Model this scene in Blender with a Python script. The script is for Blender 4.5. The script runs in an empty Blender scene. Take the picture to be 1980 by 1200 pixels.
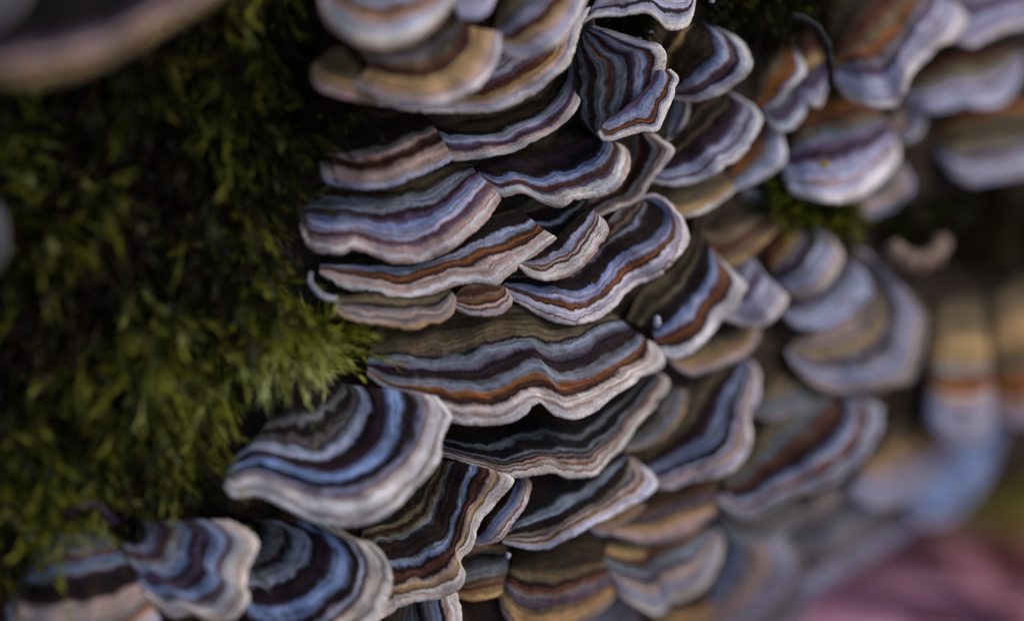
import bpy, math, random
import numpy as np
from mathutils import Vector, Matrix

rng = np.random.default_rng(7)
random.seed(7)
scene = bpy.context.scene
COL = scene.collection

# ------------------------------------------------------------------ camera
LENS, SENSOR, DIST = 90.0, 36.0, 0.45          # macro shot, 0.45 m from the fungus
PITCH = math.radians(30)                       # looking down at the log
TAN = SENSOR / LENS / 1980.0                   # ray slope for one photo pixel
PX = TAN * DIST                                # metres for one photo pixel at the focus
cam_d = bpy.data.cameras.new('camera')
cam = bpy.data.objects.new('camera', cam_d)
COL.objects.link(cam)
cam_d.lens, cam_d.sensor_width = LENS, SENSOR
cam_d.clip_start, cam_d.clip_end = 0.01, 200
cam_d.dof.use_dof = True
cam_d.dof.focus_distance = DIST + 0.005
cam_d.dof.aperture_fstop = 2.1
cam_d.dof.aperture_blades = 9
# building frame: x to the side, y away from the camera, z up along the trunk; W turns it into the world
W = Matrix.Rotation(-PITCH, 4, 'X')
Wn = np.array(W.to_3x3())
cam.matrix_world = W @ Matrix.Translation((0, -DIST, 0)) @ Matrix.Rotation(math.pi / 2, 4, 'X')
scene.camera = cam

# ------------------------------------------------------------------ light
SUN_DIR = (W.to_3x3() @ Vector((0.82, -0.26, 0.60))).normalized()   # towards the light
elev = math.asin(SUN_DIR.z)
azim = math.atan2(SUN_DIR.x, SUN_DIR.y)
world = bpy.data.worlds.new('World')
scene.world = world
world.use_nodes = True
wn = world.node_tree
sky = wn.nodes.new('ShaderNodeTexSky')
sky.sky_type = 'NISHITA'
sky.sun_disc = False
sky.sun_elevation = elev
sky.sun_rotation = azim
sky.dust_density = 1.0
sky.ozone_density = 2.5
bg = wn.nodes['Background']
bg.inputs['Strength'].default_value = 0.105
wn.links.new(sky.outputs[0], bg.inputs['Color'])
sd = bpy.data.lights.new('sun', 'SUN')
sd.energy = 1.25
sd.angle = math.radians(28)
sd.color = (1.0, 0.98, 0.965)
sun = bpy.data.objects.new('sun', sd)
COL.objects.link(sun)
sun.rotation_euler = SUN_DIR.to_track_quat('Z', 'Y').to_euler()
sun.location = SUN_DIR * 2

vs = scene.view_settings
vs.view_transform = 'Standard'
vs.look = 'None'
vs.gamma = 1
vs.use_curve_mapping = False
vs.exposure = 0.64
scene.render.engine = 'CYCLES'

# ------------------------------------------------------------------ helpers
def depth(px, py):
    """how far the bark lies behind the focus plane, seen along a photo pixel"""
    px = np.asarray(px, float); py = np.asarray(py, float)
    xi = (px - 1080) * PX; zi = (650 - py) * PX
    w = xi - 0.29 * zi
    y = 0.013 + np.where(w > 0, 0.42 * w + 2.0 * w * w, 0.30 * w + 0.6 * w * w)
    q = ((px - 1480) * .447 + (py - 1200) * .894) * PX
    return y + 40 * np.maximum(0, q + 0.025) ** 2

def place(px, py, y):
    """photo pixel + depth -> world point"""
    px = np.asarray(px, float); py = np.asarray(py, float); y = np.asarray(y, float)
    p = np.stack([(px - 990) * TAN * (DIST + y), y, (600 - py) * TAN * (DIST + y)], -1)
    return p @ Wn.T

def smooth(pts, n):
    """Catmull-Rom through the points, n samples even in length"""
    p = np.array(pts, float)
    if len(p) == 2:
        t = np.linspace(0, 1, n)[:, None]
        return p[0] * (1 - t) + p[1] * t
    q = np.vstack([2 * p[0] - p[1], p, 2 * p[-1] - p[-2]])
    out = []
    for i in range(1, len(q) - 2):
        t = np.linspace(0, 1, 24, endpoint=False)[:, None]
        a, b, c, d = q[i - 1:i + 3]
        out.append(.5 * (2 * b + (c - a) * t + (2 * a - 5 * b + 4 * c - d) * t ** 2 + (3 * b - a - 3 * c + d) * t ** 3))
    out = np.vstack(out + [p[-1:]])
    s = np.r_[0, np.cumsum(np.linalg.norm(np.diff(out, axis=0), axis=1))]
    k = np.linspace(0, s[-1], n)
    return np.stack([np.interp(k, s, out[:, 0]), np.interp(k, s, out[:, 1])], -1)

def wave(x, seed, freqs):
    r = np.random.default_rng(seed)
    y = np.zeros_like(x)
    for f in freqs:
        y += np.sin(x * f * r.uniform(.8, 1.25) + r.uniform(0, 6.28)) * r.uniform(.5, 1)
    return y / len(freqs)

def mesh_obj(name, verts, faces, mat, parent=None, attr=None, smooth_shade=True, origin=None):
    me = bpy.data.meshes.new(name)
    v = np.asarray(verts, float)
    if origin is not None:
        v = v - np.asarray(origin)
    me.from_pydata(v.tolist(), [], faces.tolist() if hasattr(faces, 'tolist') else faces)
    if attr is not None:
        for nm, typ, data in attr:
            a = me.attributes.new(nm, typ, 'POINT')
            a.data.foreach_set('vector' if typ == 'FLOAT_VECTOR' else 'value', np.asarray(data, np.float32).ravel())
    if smooth_shade:
        me.polygons.foreach_set('use_smooth', [True] * len(me.polygons))
    me.materials.append(mat)
    o = bpy.data.objects.new(name, me)
    COL.objects.link(o)
    if parent is not None:
        o.parent = parent
    elif origin is not None:
        o.location = origin
    return o

def tag(o, label, cat, group=None, kind=None):
    if label: o['label'] = label
    if cat: o['category'] = cat
    if group: o['group'] = group
    if kind: o['kind'] = kind
    return o

def lin(c):
    c = np.array(c, float) / 255
    return np.where(c <= .04045, c / 12.92, ((c + .055) / 1.055) ** 2.4)

class NT:
    """tiny node builder"""
    def __init__(s, name):
        s.m = bpy.data.materials.new(name); s.m.use_nodes = True
        s.t = s.m.node_tree; s.b = s.t.nodes['Principled BSDF']
    def n(s, typ, **kw):
        x = s.t.nodes.new(typ)
        for k, v in kw.items(): setattr(x, k, v)
        return x
    def l(s, a, b): s.t.links.new(a, b)
    def val(s, sock, v):
        if hasattr(v, 'is_linked') or isinstance(v, bpy.types.NodeSocket): s.l(v, sock)
        else: sock.default_value = v
    def math(s, op, a, b=0.0, c=None):
        x = s.n('ShaderNodeMath', operation=op)
        s.val(x.inputs[0], a); s.val(x.inputs[1], b)
        if c is not None: s.val(x.inputs[2], c)
        return x.outputs[0]
    def comb(s, a, b, c):
        x = s.n('ShaderNodeCombineXYZ')
        for i, v in enumerate((a, b, c)): s.val(x.inputs[i], v)
        return x.outputs[0]
    def noise(s, vec, scale=1.0, detail=2.0, rough=.5):
        x = s.n('ShaderNodeTexNoise')
        s.l(vec, x.inputs['Vector']); x.inputs['Scale'].default_value = scale
        x.inputs['Detail'].default_value = detail; x.inputs['Roughness'].default_value = rough
        return x.outputs['Fac']
    def ramp(s, fac, stops, interp='LINEAR'):
        x = s.n('ShaderNodeValToRGB'); r = x.color_ramp; r.interpolation = interp
        while len(r.elements) > 1: r.elements.remove(r.elements[-1])
        r.elements[0].position = stops[0][0]; r.elements[0].color = (*stops[0][1], 1)
        for p, c in stops[1:]:
            e = r.elements.new(p); e.color = (*c, 1)
        s.l(fac, x.inputs[0]); return x.outputs[0]
    def mix(s, mode, fac, a, b):
        x = s.n('ShaderNodeMix', data_type='RGBA', blend_type=mode)
        s.val(x.inputs[0], fac)
        s.val(x.inputs[6], a); s.val(x.inputs[7], b)
        return x.outputs[2]
    def maprange(s, v, a, b, c, d):
        x = s.n('ShaderNodeMapRange')
        s.val(x.inputs[0], v)
        for i, k in enumerate((a, b, c, d)): x.inputs[i + 1].default_value = k
        return x.outputs[0]

# ------------------------------------------------------------------ materials
PAL = {  # pigments of the zones
    'W': (216, 202, 192), 'P': (184, 152, 138), 'L': (166, 160, 178), 'B': (116, 126, 156), 'G': (130, 132, 140), 'C': (150, 168, 206),
    'T': (104, 104, 108), 'D': (36, 18, 13), 'K': (15, 9, 9), 'M': (46, 26, 34), 'U': (88, 70, 88),
    'R': (92, 52, 36), 'O': (142, 84, 38), 'Y': (176, 138, 92), 'A': (108, 90, 66), 'V': (50, 38, 22), 'N': (124, 114, 110)}
PALL = {k: lin(v) * 1.12 for k, v in PAL.items()}

def cap_material(name, bands, length_mm, seed, fuzz=1.0):
    k = NT(name)
    at = k.n('ShaderNodeAttribute', attribute_name='zone')
    sx = k.n('ShaderNodeSeparateXYZ'); k.l(at.outputs['Vector'], sx.inputs[0])
    u, v = sx.outputs[0], sx.outputs[1]
    vm = k.math('MULTIPLY', v, length_mm)
    n1 = k.noise(k.comb(k.math('MULTIPLY', u, .22), k.math('MULTIPLY', vm, .22), seed), 1, 2)
    n2 = k.noise(k.comb(k.math('MULTIPLY', u, 2.6), k.math('MULTIPLY', vm, .5), seed + 3.3), 1, 2, .6)
    warp = k.math('ADD', k.math('MULTIPLY', k.math('SUBTRACT', n1, .5), 2.3),
                  k.math('MULTIPLY', k.math('SUBTRACT', n2, .5), .5 * fuzz))
    fac = k.math('ADD', v, k.math('DIVIDE', warp, length_mm))
    stops = [(int(b[1:]) / 100, PALL[b[0]]) for b in bands.split()]
    # every zone is a narrow plateau with a firm edge; the dark ones first where stops run out
    codes = [b[0] for b in bands.split()]; ps = [p for p, _ in stops]; out = []
    room = 31 - len(stops)
    order = sorted(range(len(codes)), key=lambda j: 'KDMROWUVBLPTGNAYC'.index(codes[j]))
    wide = set(order[:max(room, 0)])
    for j, (p, c) in enumerate(stops):
        if j in wide and 0 < j < len(stops) - 1:
            out += [(p - .2 * (p - ps[j - 1]), c), (p + .2 * (ps[j + 1] - p), c)]
        else: out.append((p, c))
    stops = out
    # thin growth lines, at places of their own on every cap
    rl = np.random.default_rng(int(seed * 10) + 5)
    lines_, p = [(0.0, (1, 1, 1))], .04
    while p < .985 and len(lines_) < 28:
        wl = rl.uniform(.006, .018); f = rl.choice([.22, .38, .55, 1.5], p=[.3, .3, .2, .2])
        lines_ += [(p - wl, (1, 1, 1)), (p, (f, f * .93, f * .9)), (min(p + wl * rl.uniform(.6, 1.6), .999), (1, 1, 1))]
        p += rl.uniform(.045, .16)
    gl = k.ramp(fac, lines_)
    c1 = k.ramp(fac, stops)
    fac2 = k.math('ADD', fac, k.math('MULTIPLY', k.math('SUBTRACT', k.noise(k.comb(k.math('MULTIPLY', u, .35), vm, seed + 9), .5, 1), .5), .16))
    c2 = k.ramp(fac2, stops)
    patch = k.maprange(k.noise(k.comb(k.math('MULTIPLY', u, .16), k.math('MULTIPLY', vm, .1), seed + 20), 1, 2), .48, .62, 0, .75)
    col = k.mix('MIX', patch, c1, c2)
    # fine concentric zoning and radial silk
    lines = k.noise(k.comb(k.math('MULTIPLY', u, .06), k.math('MULTIPLY', k.math('ADD', vm, k.math('MULTIPLY', warp, .8)), 1.5), seed + 5), 1, 3, .65)
    fib = k.noise(k.comb(k.math('MULTIPLY', u, 3.2), k.math('MULTIPLY', vm, .45), seed + 7), 1, 3, .6)
    blot = k.noise(k.comb(k.math('MULTIPLY', u, .5), k.math('MULTIPLY', vm, .7), seed + 11), 1, 4, .6)
    g = k.math('MULTIPLY', k.math('MULTIPLY', k.maprange(lines, .36, .64, .45, 1.3), k.maprange(fib, .25, .75, .90, 1.07)),
               k.maprange(blot, .3, .7, .70, 1.18))
    grain = k.noise(k.comb(k.math('MULTIPLY', u, 3.0), k.math('MULTIPLY', vm, 3.0), seed + 41), 1, 2, .7)
    g = k.math('MULTIPLY', g, k.maprange(grain, .3, .7, .80, 1.2))
    calm = k.maprange(v, .74, .88, 1.0, .72)
    g = k.math('ADD', k.math('MULTIPLY', k.math('SUBTRACT', g, 1.0), calm), 1.0)
    col = k.mix('MULTIPLY', 1.0, col, k.comb(g, g, g))
    brk = k.maprange(k.noise(k.comb(k.math('MULTIPLY', u, .30), k.math('MULTIPLY', vm, .5), seed + 51), 1, 2), .36, .58, .15, 1)
    col = k.mix('MULTIPLY', brk, col, gl)
    # worn, faded places and green algae towards the attached side, in patches of their own
    wear = k.maprange(k.noise(k.comb(k.math('MULTIPLY', u, .20), k.math('MULTIPLY', vm, .28), seed + 61), 1, 4, .6), .5, .72, 0, .8)
    col = k.mix('MULTIPLY', wear, col, (.52, .42, .34, 1))
    alg = k.math('MULTIPLY', k.maprange(k.noise(k.comb(k.math('MULTIPLY', u, .4), k.math('MULTIPLY', vm, .4), seed + 71), 1, 4, .65), .52, .7, 0, .3), k.maprange(v, .15, .5, 1, 0))
    col = k.mix('MIX', alg, col, (.045, .05, .012, 1))
    rt = np.random.default_rng(int(seed * 10) + 9); tv = rt.uniform(.86, 1.1)
    col = k.mix('MULTIPLY', 1.0, col, (tv * rt.uniform(.94, 1.05), tv, tv * rt.uniform(.92, 1.06), 1))
    # brown stains and pin-prick debris
    st = k.maprange(k.noise(k.comb(k.math('MULTIPLY', u, .3), k.math('MULTIPLY', vm, .8), seed + 15), 1, 4, .6), .58, .72, 0, .35)
    col = k.mix('MIX', st, col, (*PALL['R'], 1))
    sp = k.maprange(k.noise(k.comb(k.math('MULTIPLY', u, 1.1), k.math('MULTIPLY', vm, 1.3), seed + 31), 1, 2), .735, .76, 0, .85)
    col = k.mix('MIX', sp, col, (.02, .014, .012, 1))
    k.l(col, k.b.inputs['Base Color'])
    k.b.inputs['Roughness'].default_value = .7
    k.b.inputs['Specular IOR Level'].default_value = .12
    k.b.inputs['Sheen Weight'].default_value = .0
    k.b.inputs['Sheen Roughness'].default_value = .5
    hgt = k.math('ADD', k.math('MULTIPLY', lines, 1.0), k.math('ADD', k.math('MULTIPLY', fib, .22), k.math('ADD', k.math('MULTIPLY', blot, .8), k.math('MULTIPLY', grain, .35))))
    bp = k.n('ShaderNodeBump'); bp.inputs['Strength'].default_value = .55; bp.inputs['Distance'].default_value = .00045
    k.l(hgt, bp.inputs['Height']); k.l(bp.outputs[0], k.b.inputs['Normal'])
    return k.m

def simple_material(name, stops, scale, rough=.8, bump=.5, bdist=.0005, spec=.3, detail=5):
    k = NT(name)
    tc = k.n('ShaderNodeTexCoord')
    f = k.noise(tc.outputs['Object'], scale, detail, .62)
    k.l(k.ramp(f, stops), k.b.inputs['Base Color'])
    k.b.inputs['Roughness'].default_value = rough
    k.b.inputs['Specular IOR Level'].default_value = spec
    bp = k.n('ShaderNodeBump'); bp.inputs['Strength'].default_value = bump; bp.inputs['Distance'].default_value = bdist
    k.l(k.noise(tc.outputs['Object'], scale * 3, 4, .6), bp.inputs['Height']); k.l(bp.outputs[0], k.b.inputs['Normal'])
    return k.m

M_PORE = simple_material('pore_surface', [(.3, lin((176, 150, 118))), (.7, lin((214, 196, 170)))], 900, .85, .8, .0003)
M_BARK = simple_material('bark', [(.25, lin((22, 15, 11))), (.5, lin((52, 36, 24))), (.75, lin((84, 62, 42)))], 160, .9, 1.0, .0015)
M_TWIG = simple_material('twig', [(.3, lin((14, 9, 8))), (.7, lin((34, 22, 16)))], 900, .7)
M_WHITE = simple_material('pale_fibre', [(.3, lin((130, 130, 136))), (.7, lin((190, 190, 196)))], 2500, .5)
M_BUD = simple_material('bud', [(.3, lin((96, 70, 52))), (.7, lin((150, 124, 104)))], 500, .7)
M_SOIL = simple_material('soil', [(.3, lin((84, 52, 52))), (.5, lin((140, 92, 104))), (.7, lin((120, 98, 60)))], 14, .95, .6, .004)

def moss_material():
    k = NT('moss')
    a = k.n('ShaderNodeAttribute', attribute_name='tint')
    col = k.ramp(a.outputs['Fac'], [(0, lin((24, 16, 8))), (.12, lin((66, 42, 16))), (.2, lin((22, 32, 8))), (.34, lin((56, 62, 12))), (.5, lin((142, 140, 30))), (.75, lin((192, 186, 66))), (1, lin((214, 214, 130)))])
    k.l(col, k.b.inputs['Base Color'])
    k.b.inputs['Roughness'].default_value = .5
    k.b.inputs['Specular IOR Level'].default_value = .4
    tr = k.n('ShaderNodeBsdfTranslucent'); k.l(col, tr.inputs['Color'])
    mx = k.n('ShaderNodeMixShader'); mx.inputs[0].default_value = .35
    k.l(k.b.outputs[0], mx.inputs[1]); k.l(tr.outputs[0], mx.inputs[2])
    k.l(mx.outputs[0], k.t.nodes['Material Output'].inputs['Surface'])
    return k.m
M_MOSS = moss_material()

# ------------------------------------------------------------------ the log
def build_log():
    nx, ny = 260, 190
    gx, gy = np.meshgrid(np.linspace(-420, 2420, nx), np.linspace(-420, 1700, ny), indexing='ij')
    y = depth(gx, gy)
    ridge = wave(gx * .02 + .12 * np.sin(gy * .013), 3, (.7, 1.6, 3.1)) * .0016 + wave(gy * .02 + gx * .006, 5, (.5, 1.3, 4)) * .0010
    y = np.minimum(y + ridge, .30)
    P = place(gx, gy, y).reshape(-1, 3)
    back = place(gx, gy, np.maximum(y + .06, .31)).reshape(-1, 3)
    idx = np.arange(nx * ny).reshape(nx, ny)
    q = ((gx - 1480) * .447 + (gy - 1200) * .894) * PX
    keep = q < -.002
    f = []
    cell = keep[:-1, :-1] & keep[1:, :-1] & keep[1:, 1:] & keep[:-1, 1:]
    for i, j in zip(*np.nonzero(cell)):
        f.append((idx[i, j], idx[i + 1, j], idx[i + 1, j + 1], idx[i, j + 1]))
    edges = {}
    for a in f:
        for s in range(4):
            e = (a[s], a[(s + 1) % 4]); edges[e] = 1
    n = nx * ny
    rim = [(b, a, a + n, b + n) for (a, b) in edges if (b, a) not in edges]
    f = f + [tuple(v + n for v in reversed(a)) for a in f] + rim
    used = np.unique(np.array(f)); remap = -np.ones(2 * n, int); remap[used] = np.arange(len(used))
    V = np.vstack([P, back])[used]
    o = mesh_obj('log', V, remap[np.array(f)], M_BARK, origin=V.mean(0))
    return tag(o, 'dark mossy dead log that carries all the fungus caps', 'log')
build_log()

# ------------------------------------------------------------------ the fungus
GROUP = 'shelf fungus caps on the log'
CAPS = []
def cap(label, base, margin, bands, mids=None, k=.55, lift=0.0, wob=1.0, fuzz=1.0):
    CAPS.append((label, base, margin, bands, mids or {}, k, lift, wob, fuzz))

def build_cap(i, label, base, margin, bands, mids, k, lift, wob, fuzz):
    mlen = np.linalg.norm(np.diff(np.array(margin, float), axis=0), axis=1).sum()
    nu = int(np.clip(mlen / 3.6, 40, 200))
    cur = {0.0: smooth(base, nu)}
    for v, pts in mids.items(): cur[v] = smooth(pts, nu)
    cur[1.0] = smooth(margin, nu)
    vsn = sorted(cur); C = np.stack([cur[v] for v in vsn])              # K,nu,2
    L = np.linalg.norm(cur[1.0] - cur[0.0], axis=1)
    ker = np.hanning(2 * (nu // 8) + 3); ker /= ker.sum()
    Ls = np.convolve(np.pad(L, len(ker) // 2, mode='edge'), ker, 'valid')[:nu]
    nv = int(np.clip(L.max() / 3.6, 22, 70))
    vv = np.linspace(0, 1, nv) ** .9
    # hermite across v
    va = np.array(vsn); tg = np.gradient(C, va, axis=0) if len(va) > 2 else np.repeat((C[1:] - C[:1]), 2, 0)
    pos = np.zeros((nv, nu, 2))
    for j, v in enumerate(vv):
        s = min(np.searchsorted(va, v, 'right') - 1, len(va) - 2)
        h = va[s + 1] - va[s]; t = (v - va[s]) / h
        pos[j] = ((2 * t ** 3 - 3 * t * t + 1) * C[s] + (t ** 3 - 2 * t * t + t) * h * tg[s]
                  + (-2 * t ** 3 + 3 * t * t) * C[s + 1] + (t ** 3 - t * t) * h * tg[s + 1])
    arc = np.r_[0, np.cumsum(np.linalg.norm(np.diff(cur[1.0], axis=0), axis=1))]
    uu = np.linspace(0, 1, nu)
    rad = (cur[1.0] - cur[0.0]) / np.maximum(L, 1)[:, None]
    # crinkled margin
    jit = wave(arc, i * 7 + 1, (.035, .08, .17, .33, .6)) * 2.8 * wob
    rn = np.random.default_rng(i * 7 + 4)
    for _ in range(int(mlen / 130)):                                        # nicks in the growing edge
        jit -= rn.uniform(1, 5) * np.exp(-((arc - rn.uniform(0, mlen)) / rn.uniform(3, 12)) ** 2)
    jit *= 1
    pos += rad[None] * (jit[None, :] * vv[:, None] ** 3)[..., None]
    V = vv[:, None]
    prof = (V - .27 * V ** 3) / .73
    side = .72 + .28 * np.sqrt(np.clip(np.sin(np.pi * uu), 0, 1))
    P = k * Ls * PX * side
    H = lift + P[None] * prof
    fold = wave(arc, i * 7 + 2, (.012, .026, .055)) * 16 * PX * wob
    rid = wave(arc, i * 7 + 5, (.05, .11, .19)); fold = fold - np.abs(rid) * 1.2 * PX * wob
    H = H + fold[None] * V ** 1.4 * np.clip(Ls / 120, .25, 1)[None]
    H = H + wave(V * Ls.mean() / 14 + .5 * np.sin(arc * .02)[None], i * 7 + 3, (1, 1.7, 2.6)) * 1.6 * PX * np.minimum(1, 5 * V)
    tb = depth(pos[0, :, 0], pos[0, :, 1])
    ytop = depth(pos[..., 0], pos[..., 1]) - H
    te = .0011 * np.clip(Ls / 110, .55, 1.15)
    yund = ytop + te + np.maximum(tb + .003 - ytop[0] - te, .001)[None] * (1 - V) ** 1.3
    top = place(pos[..., 0], pos[..., 1], ytop)
    und = place(pos[..., 0], pos[..., 1], yund)
    ne = 5
    arcs = []
    for e in range(1, ne):
        a = math.pi * e / ne
        pe = pos[-1] + rad * (math.sin(a) * te / PX * .5)[:, None]
        arcs.append(place(pe[:, 0], pe[:, 1], ytop[-1] + te * (1 - math.cos(a)) / 2))
    prof_pts = np.concatenate([top, np.array(arcs), und[::-1]])          # R,nu,3
    R = prof_pts.shape[0]
    zone = np.zeros((R, nu, 3)); umm = arc * PX * 1000
    zone[..., 0] = umm[None]
    zv = np.concatenate([vv, np.ones(ne - 1) * 1.0, vv[::-1]])
    zone[..., 1] = zv[:, None]
    org = place(pos[0, nu // 2, 0], pos[0, nu // 2, 1], tb[nu // 2])
    root = bpy.data.objects.new('bracket_fungus', None)
    COL.objects.link(root); root.location = org; root.empty_display_size = .005
    tag(root, label, 'fungus', GROUP)
    mat = cap_material('zoned_cap', bands, float(max(np.percentile(L, 70) * PX * 1000, 3)), i * 3.7, fuzz)
    jm = int(np.searchsorted(vv, .93)); ends = nv + ne - 1
    # side walls close the cap against its pore surface
    sv, sf, sz = [], [], []
    for s in (0, nu - 1):
        o = len(sv)
        for j in range(nv):
            sv += [top[j, s], und[j, s]]; sz += [(umm[s], vv[j], 0)] * 2
        sf += [(o + 2 * j, o + 2 * j + 1, o + 2 * j + 3, o + 2 * j + 2) for j in range(nv - 1)]
    sv, sf, sz = np.array(sv), np.array(sf), np.array(sz)
    def part(name, a, b, m, walls=False):
        g = prof_pts[a:b + 1].reshape(-1, 3); n = b - a + 1; z = zone[a:b + 1].reshape(-1, 3)
        idx = np.arange(n * nu).reshape(n, nu)
        f = np.stack([idx[:-1, :-1], idx[1:, :-1], idx[1:, 1:], idx[:-1, 1:]], -1).reshape(-1, 4)
        if walls:
            f = np.vstack([f, sf + len(g)]); g = np.vstack([g, sv]); z = np.vstack([z, sz])
        mesh_obj(name, g, f, m, root, [('zone', 'FLOAT_VECTOR', z)], origin=org)
    part('cap', 0, jm, mat, True)
    part('margin', jm, ends - 1, mat)
    part('pore_surface', ends - 1, R - 1, M_PORE)
    return root

# ---- high group above the moss
cap('large black-centred cap with tan rim overhanging the dark moss', [(-140,-60),(-40,-150),(120,-190),(300,-170),(420,-110)],
    [(-130,120),(-60,150),(0,154),(70,151),(140,138),(220,106),(300,58),(380,14),(450,-35)], 'K0 K72 D78 U84 P89 R93 Y97 A100', lift=.036, k=.35)
cap('lavender cap edge resting on the large black-centred cap', [(-120,-40),(-60,-90),(10,-110)], [(-80,75),(-30,48),(5,25),(36,-10),(60,-50)], 'U0 U60 N100', lift=.050, k=.4)
cap('pale cap sticking out of the mossy log far from the other caps', [(-110,400),(-120,450),(-110,520)], [(-70,370),(-10,395),(6,425),(10,460),(4,505),(-50,560)], 'D0 U40 U60 N80 N100', lift=.010, k=.45)
cap('pale pink cap with thin rust line and violet centre, topmost over the moss', [(655,-70),(700,-95),(780,-100),(850,-80)],
    [(622,-30),(622,5),(634,36),(665,62),(702,82),(748,87),(800,72),(840,45),(868,10),(890,-25)], 'U0 U48 L54 R66 O69 P75 L84 W93 P100', lift=.017, k=.5)
cap('added unseen dark cap placed above to shade the moss below', [(430,-330),(520,-400),(640,-380)], [(330,-190),(400,-120),(500,-80),(590,-90),(650,-150),(690,-230)], 'K0 D40 U70 P90 W100', lift=.022, k=.5)  # added cap, out of view, there to throw shade on the upper moss
cap('small pale lavender cap wedged beside the topmost pink cap', [(880,-60),(915,-70),(950,-60)], [(868,-20),(886,24),(915,34),(942,22),(962,-15)], 'G0 L45 L100', lift=.015)
cap('lavender cap with olive heart and brown band above the ochre cap', [(955,45),(970,-20),(1020,-60),(1070,-70)],
    [(955,92),(1000,107),(1043,98),(1082,76),(1108,40),(1128,0),(1140,-40)], 'V0 A28 T40 L50 R60 D64 Y72 P80 L90 W100', lift=.013)
cap('ochre-rimmed cap with dark brown ring under the pale pink cap', [(690,100),(730,65),(800,45),(860,20),(890,0)],
    [(682,162),(740,188),(820,199),(877,187),(927,158),(958,112),(967,62)], 'V0 A22 N38 A44 R54 D60 Y68 Y84 P93 W100', lift=.011,
    mids={.58:[(712,128),(755,138),(815,142),(862,122),(893,88),(905,50)]})
cap('small tan lobe leaning on the ochre-rimmed cap', [(640,90),(665,85),(690,105)], [(604,128),(612,164),(648,180),(688,190),(728,196)], 'V0 A35 A60 Y85 P100', lift=.009)
cap('wide cream and lavender cap below the ochre-rimmed cap with broken brown band', [(760,150),(860,140),(930,110),(1000,70),(1060,40)],
    [(690,190),(745,203),(827,214),(927,214),(980,203),(1028,180),(1062,150),(1093,126),(1108,93),(1121,50),(1138,15)], 'A0 L40 U50 R60 R64 Y72 P84 L92 W100', k=.6, lift=.005)
cap('cream scalloped cap with violet line over the dark moss gap', [(1170,-30),(1230,-60),(1300,-60),(1350,-40)],
    [(1128,44),(1150,32),(1200,28),(1250,22),(1268,36),(1285,50),(1306,54),(1328,46),(1340,25),(1348,-20)], 'N0 P35 L55 L66 M74 M77 L84 W100', lift=.006)
cap('tiny olive-grey cap tucked behind the cream rims', [(1098,60),(1110,35),(1130,25)], [(1100,90),(1122,80),(1138,68),(1147,50),(1146,32)], 'V0 A40 T70 Y95 W100')
# ---- second row
cap('brown and cream cap with an upright grey fold beside dark green moss', [(632,288),(650,252),(700,222),(760,210),(820,214)],
    [(618,318),(624,342),(642,353),(682,359),(740,358),(790,343),(832,325),(876,304)], 'V0 D25 D42 N49 P55 R64 D68 R72 P78 P92 L100',
    mids={.5:[(624,300),(640,296),(690,300),(745,290),(800,265),(842,248)]})
cap('long curved lavender cap with plum band beneath the wide cream cap', [(828,216),(890,232),(950,224),(1010,205),(1060,170),(1092,128)],
    [(874,307),(930,303),(962,297),(995,290),(1028,273),(1058,256),(1072,249),(1095,230),(1114,206),(1124,168),(1127,134),(1108,114)], 'K0 V25 K40 G48 L62 U72 R77 U82 P88 W100')
cap('tall fan of grey, teal and violet stripes with white jagged edge', [(1118,78),(1108,110),(1112,170),(1122,230),(1150,262)],
    [(1147,50),(1200,67),(1243,82),(1268,87),(1282,108),(1280,134),(1270,175),(1248,225),(1215,252),(1168,268)],
    'V0 K5 T10 D18 D22 T27 G33 A38 R42 T46 G54 M60 M64 U68 L74 B80 R84 M87 L90 W94 W100', wob=1.0, lift=.003, k=.4)
cap('small lavender lobe with rust spot on the tall striped fan', [(1172,232),(1215,202),(1252,165),(1270,136)],
    [(1157,256),(1170,270),(1202,264),(1238,253),(1270,250),(1287,215),(1302,180),(1310,152),(1294,134)], 'M0 U16 B32 L50 R62 O68 M75 L82 W90 W100', lift=.0095, k=.3)
cap('dark violet cap with scalloped cream rim and rust streaks', [(918,322),(960,300),(1040,282),(1100,250),(1150,258)],
    [(926,336),(946,359),(970,377),(1010,371),(1045,387),(1077,397),(1110,384),(1160,374),(1194,356),(1211,328),(1215,300),(1203,281),(1178,272)],
    'V0 D12 M30 K42 M48 B55 L63 R72 R75 U80 W86 W94 P100')
cap('broad blue-grey and lavender cap with olive top and cream rim', [(592,382),(640,348),(720,338),(800,322),(860,308),(915,316)],
    [(580,436),(588,461),(612,481),(653,486),(693,480),(727,490),(760,503),(793,504),(828,497),(860,483),(893,460),(927,433),(953,403),(968,376)],
    'V0 A14 V26 T33 G42 M52 U57 B63 L70 L75 R80 U83 P88 W95 P100', mids={.55:[(582,410),(630,412),(690,415),(745,425),(800,418),(850,398),(890,362),(922,334)]}, k=.5)
cap('narrow striped cap with dark brown trough and white rim, standing on edge', [(1225,256),(1216,300),(1195,352),(1150,380),(1118,402)],
    [(1260,258),(1285,274),(1300,291),(1286,315),(1256,352),(1236,385),(1200,400),(1165,413),(1135,428)], 'G0 N15 R26 D34 D48 G56 N64 M70 P76 A82 W92 W100', k=.8)
cap('tiny grey cap with green edge squeezed between two large caps', [(1290,255),(1298,220),(1305,198)], [(1288,272),(1306,266),(1320,248),(1330,214),(1330,192)], 'G0 L40 U60 V75 L90 W100')
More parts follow.
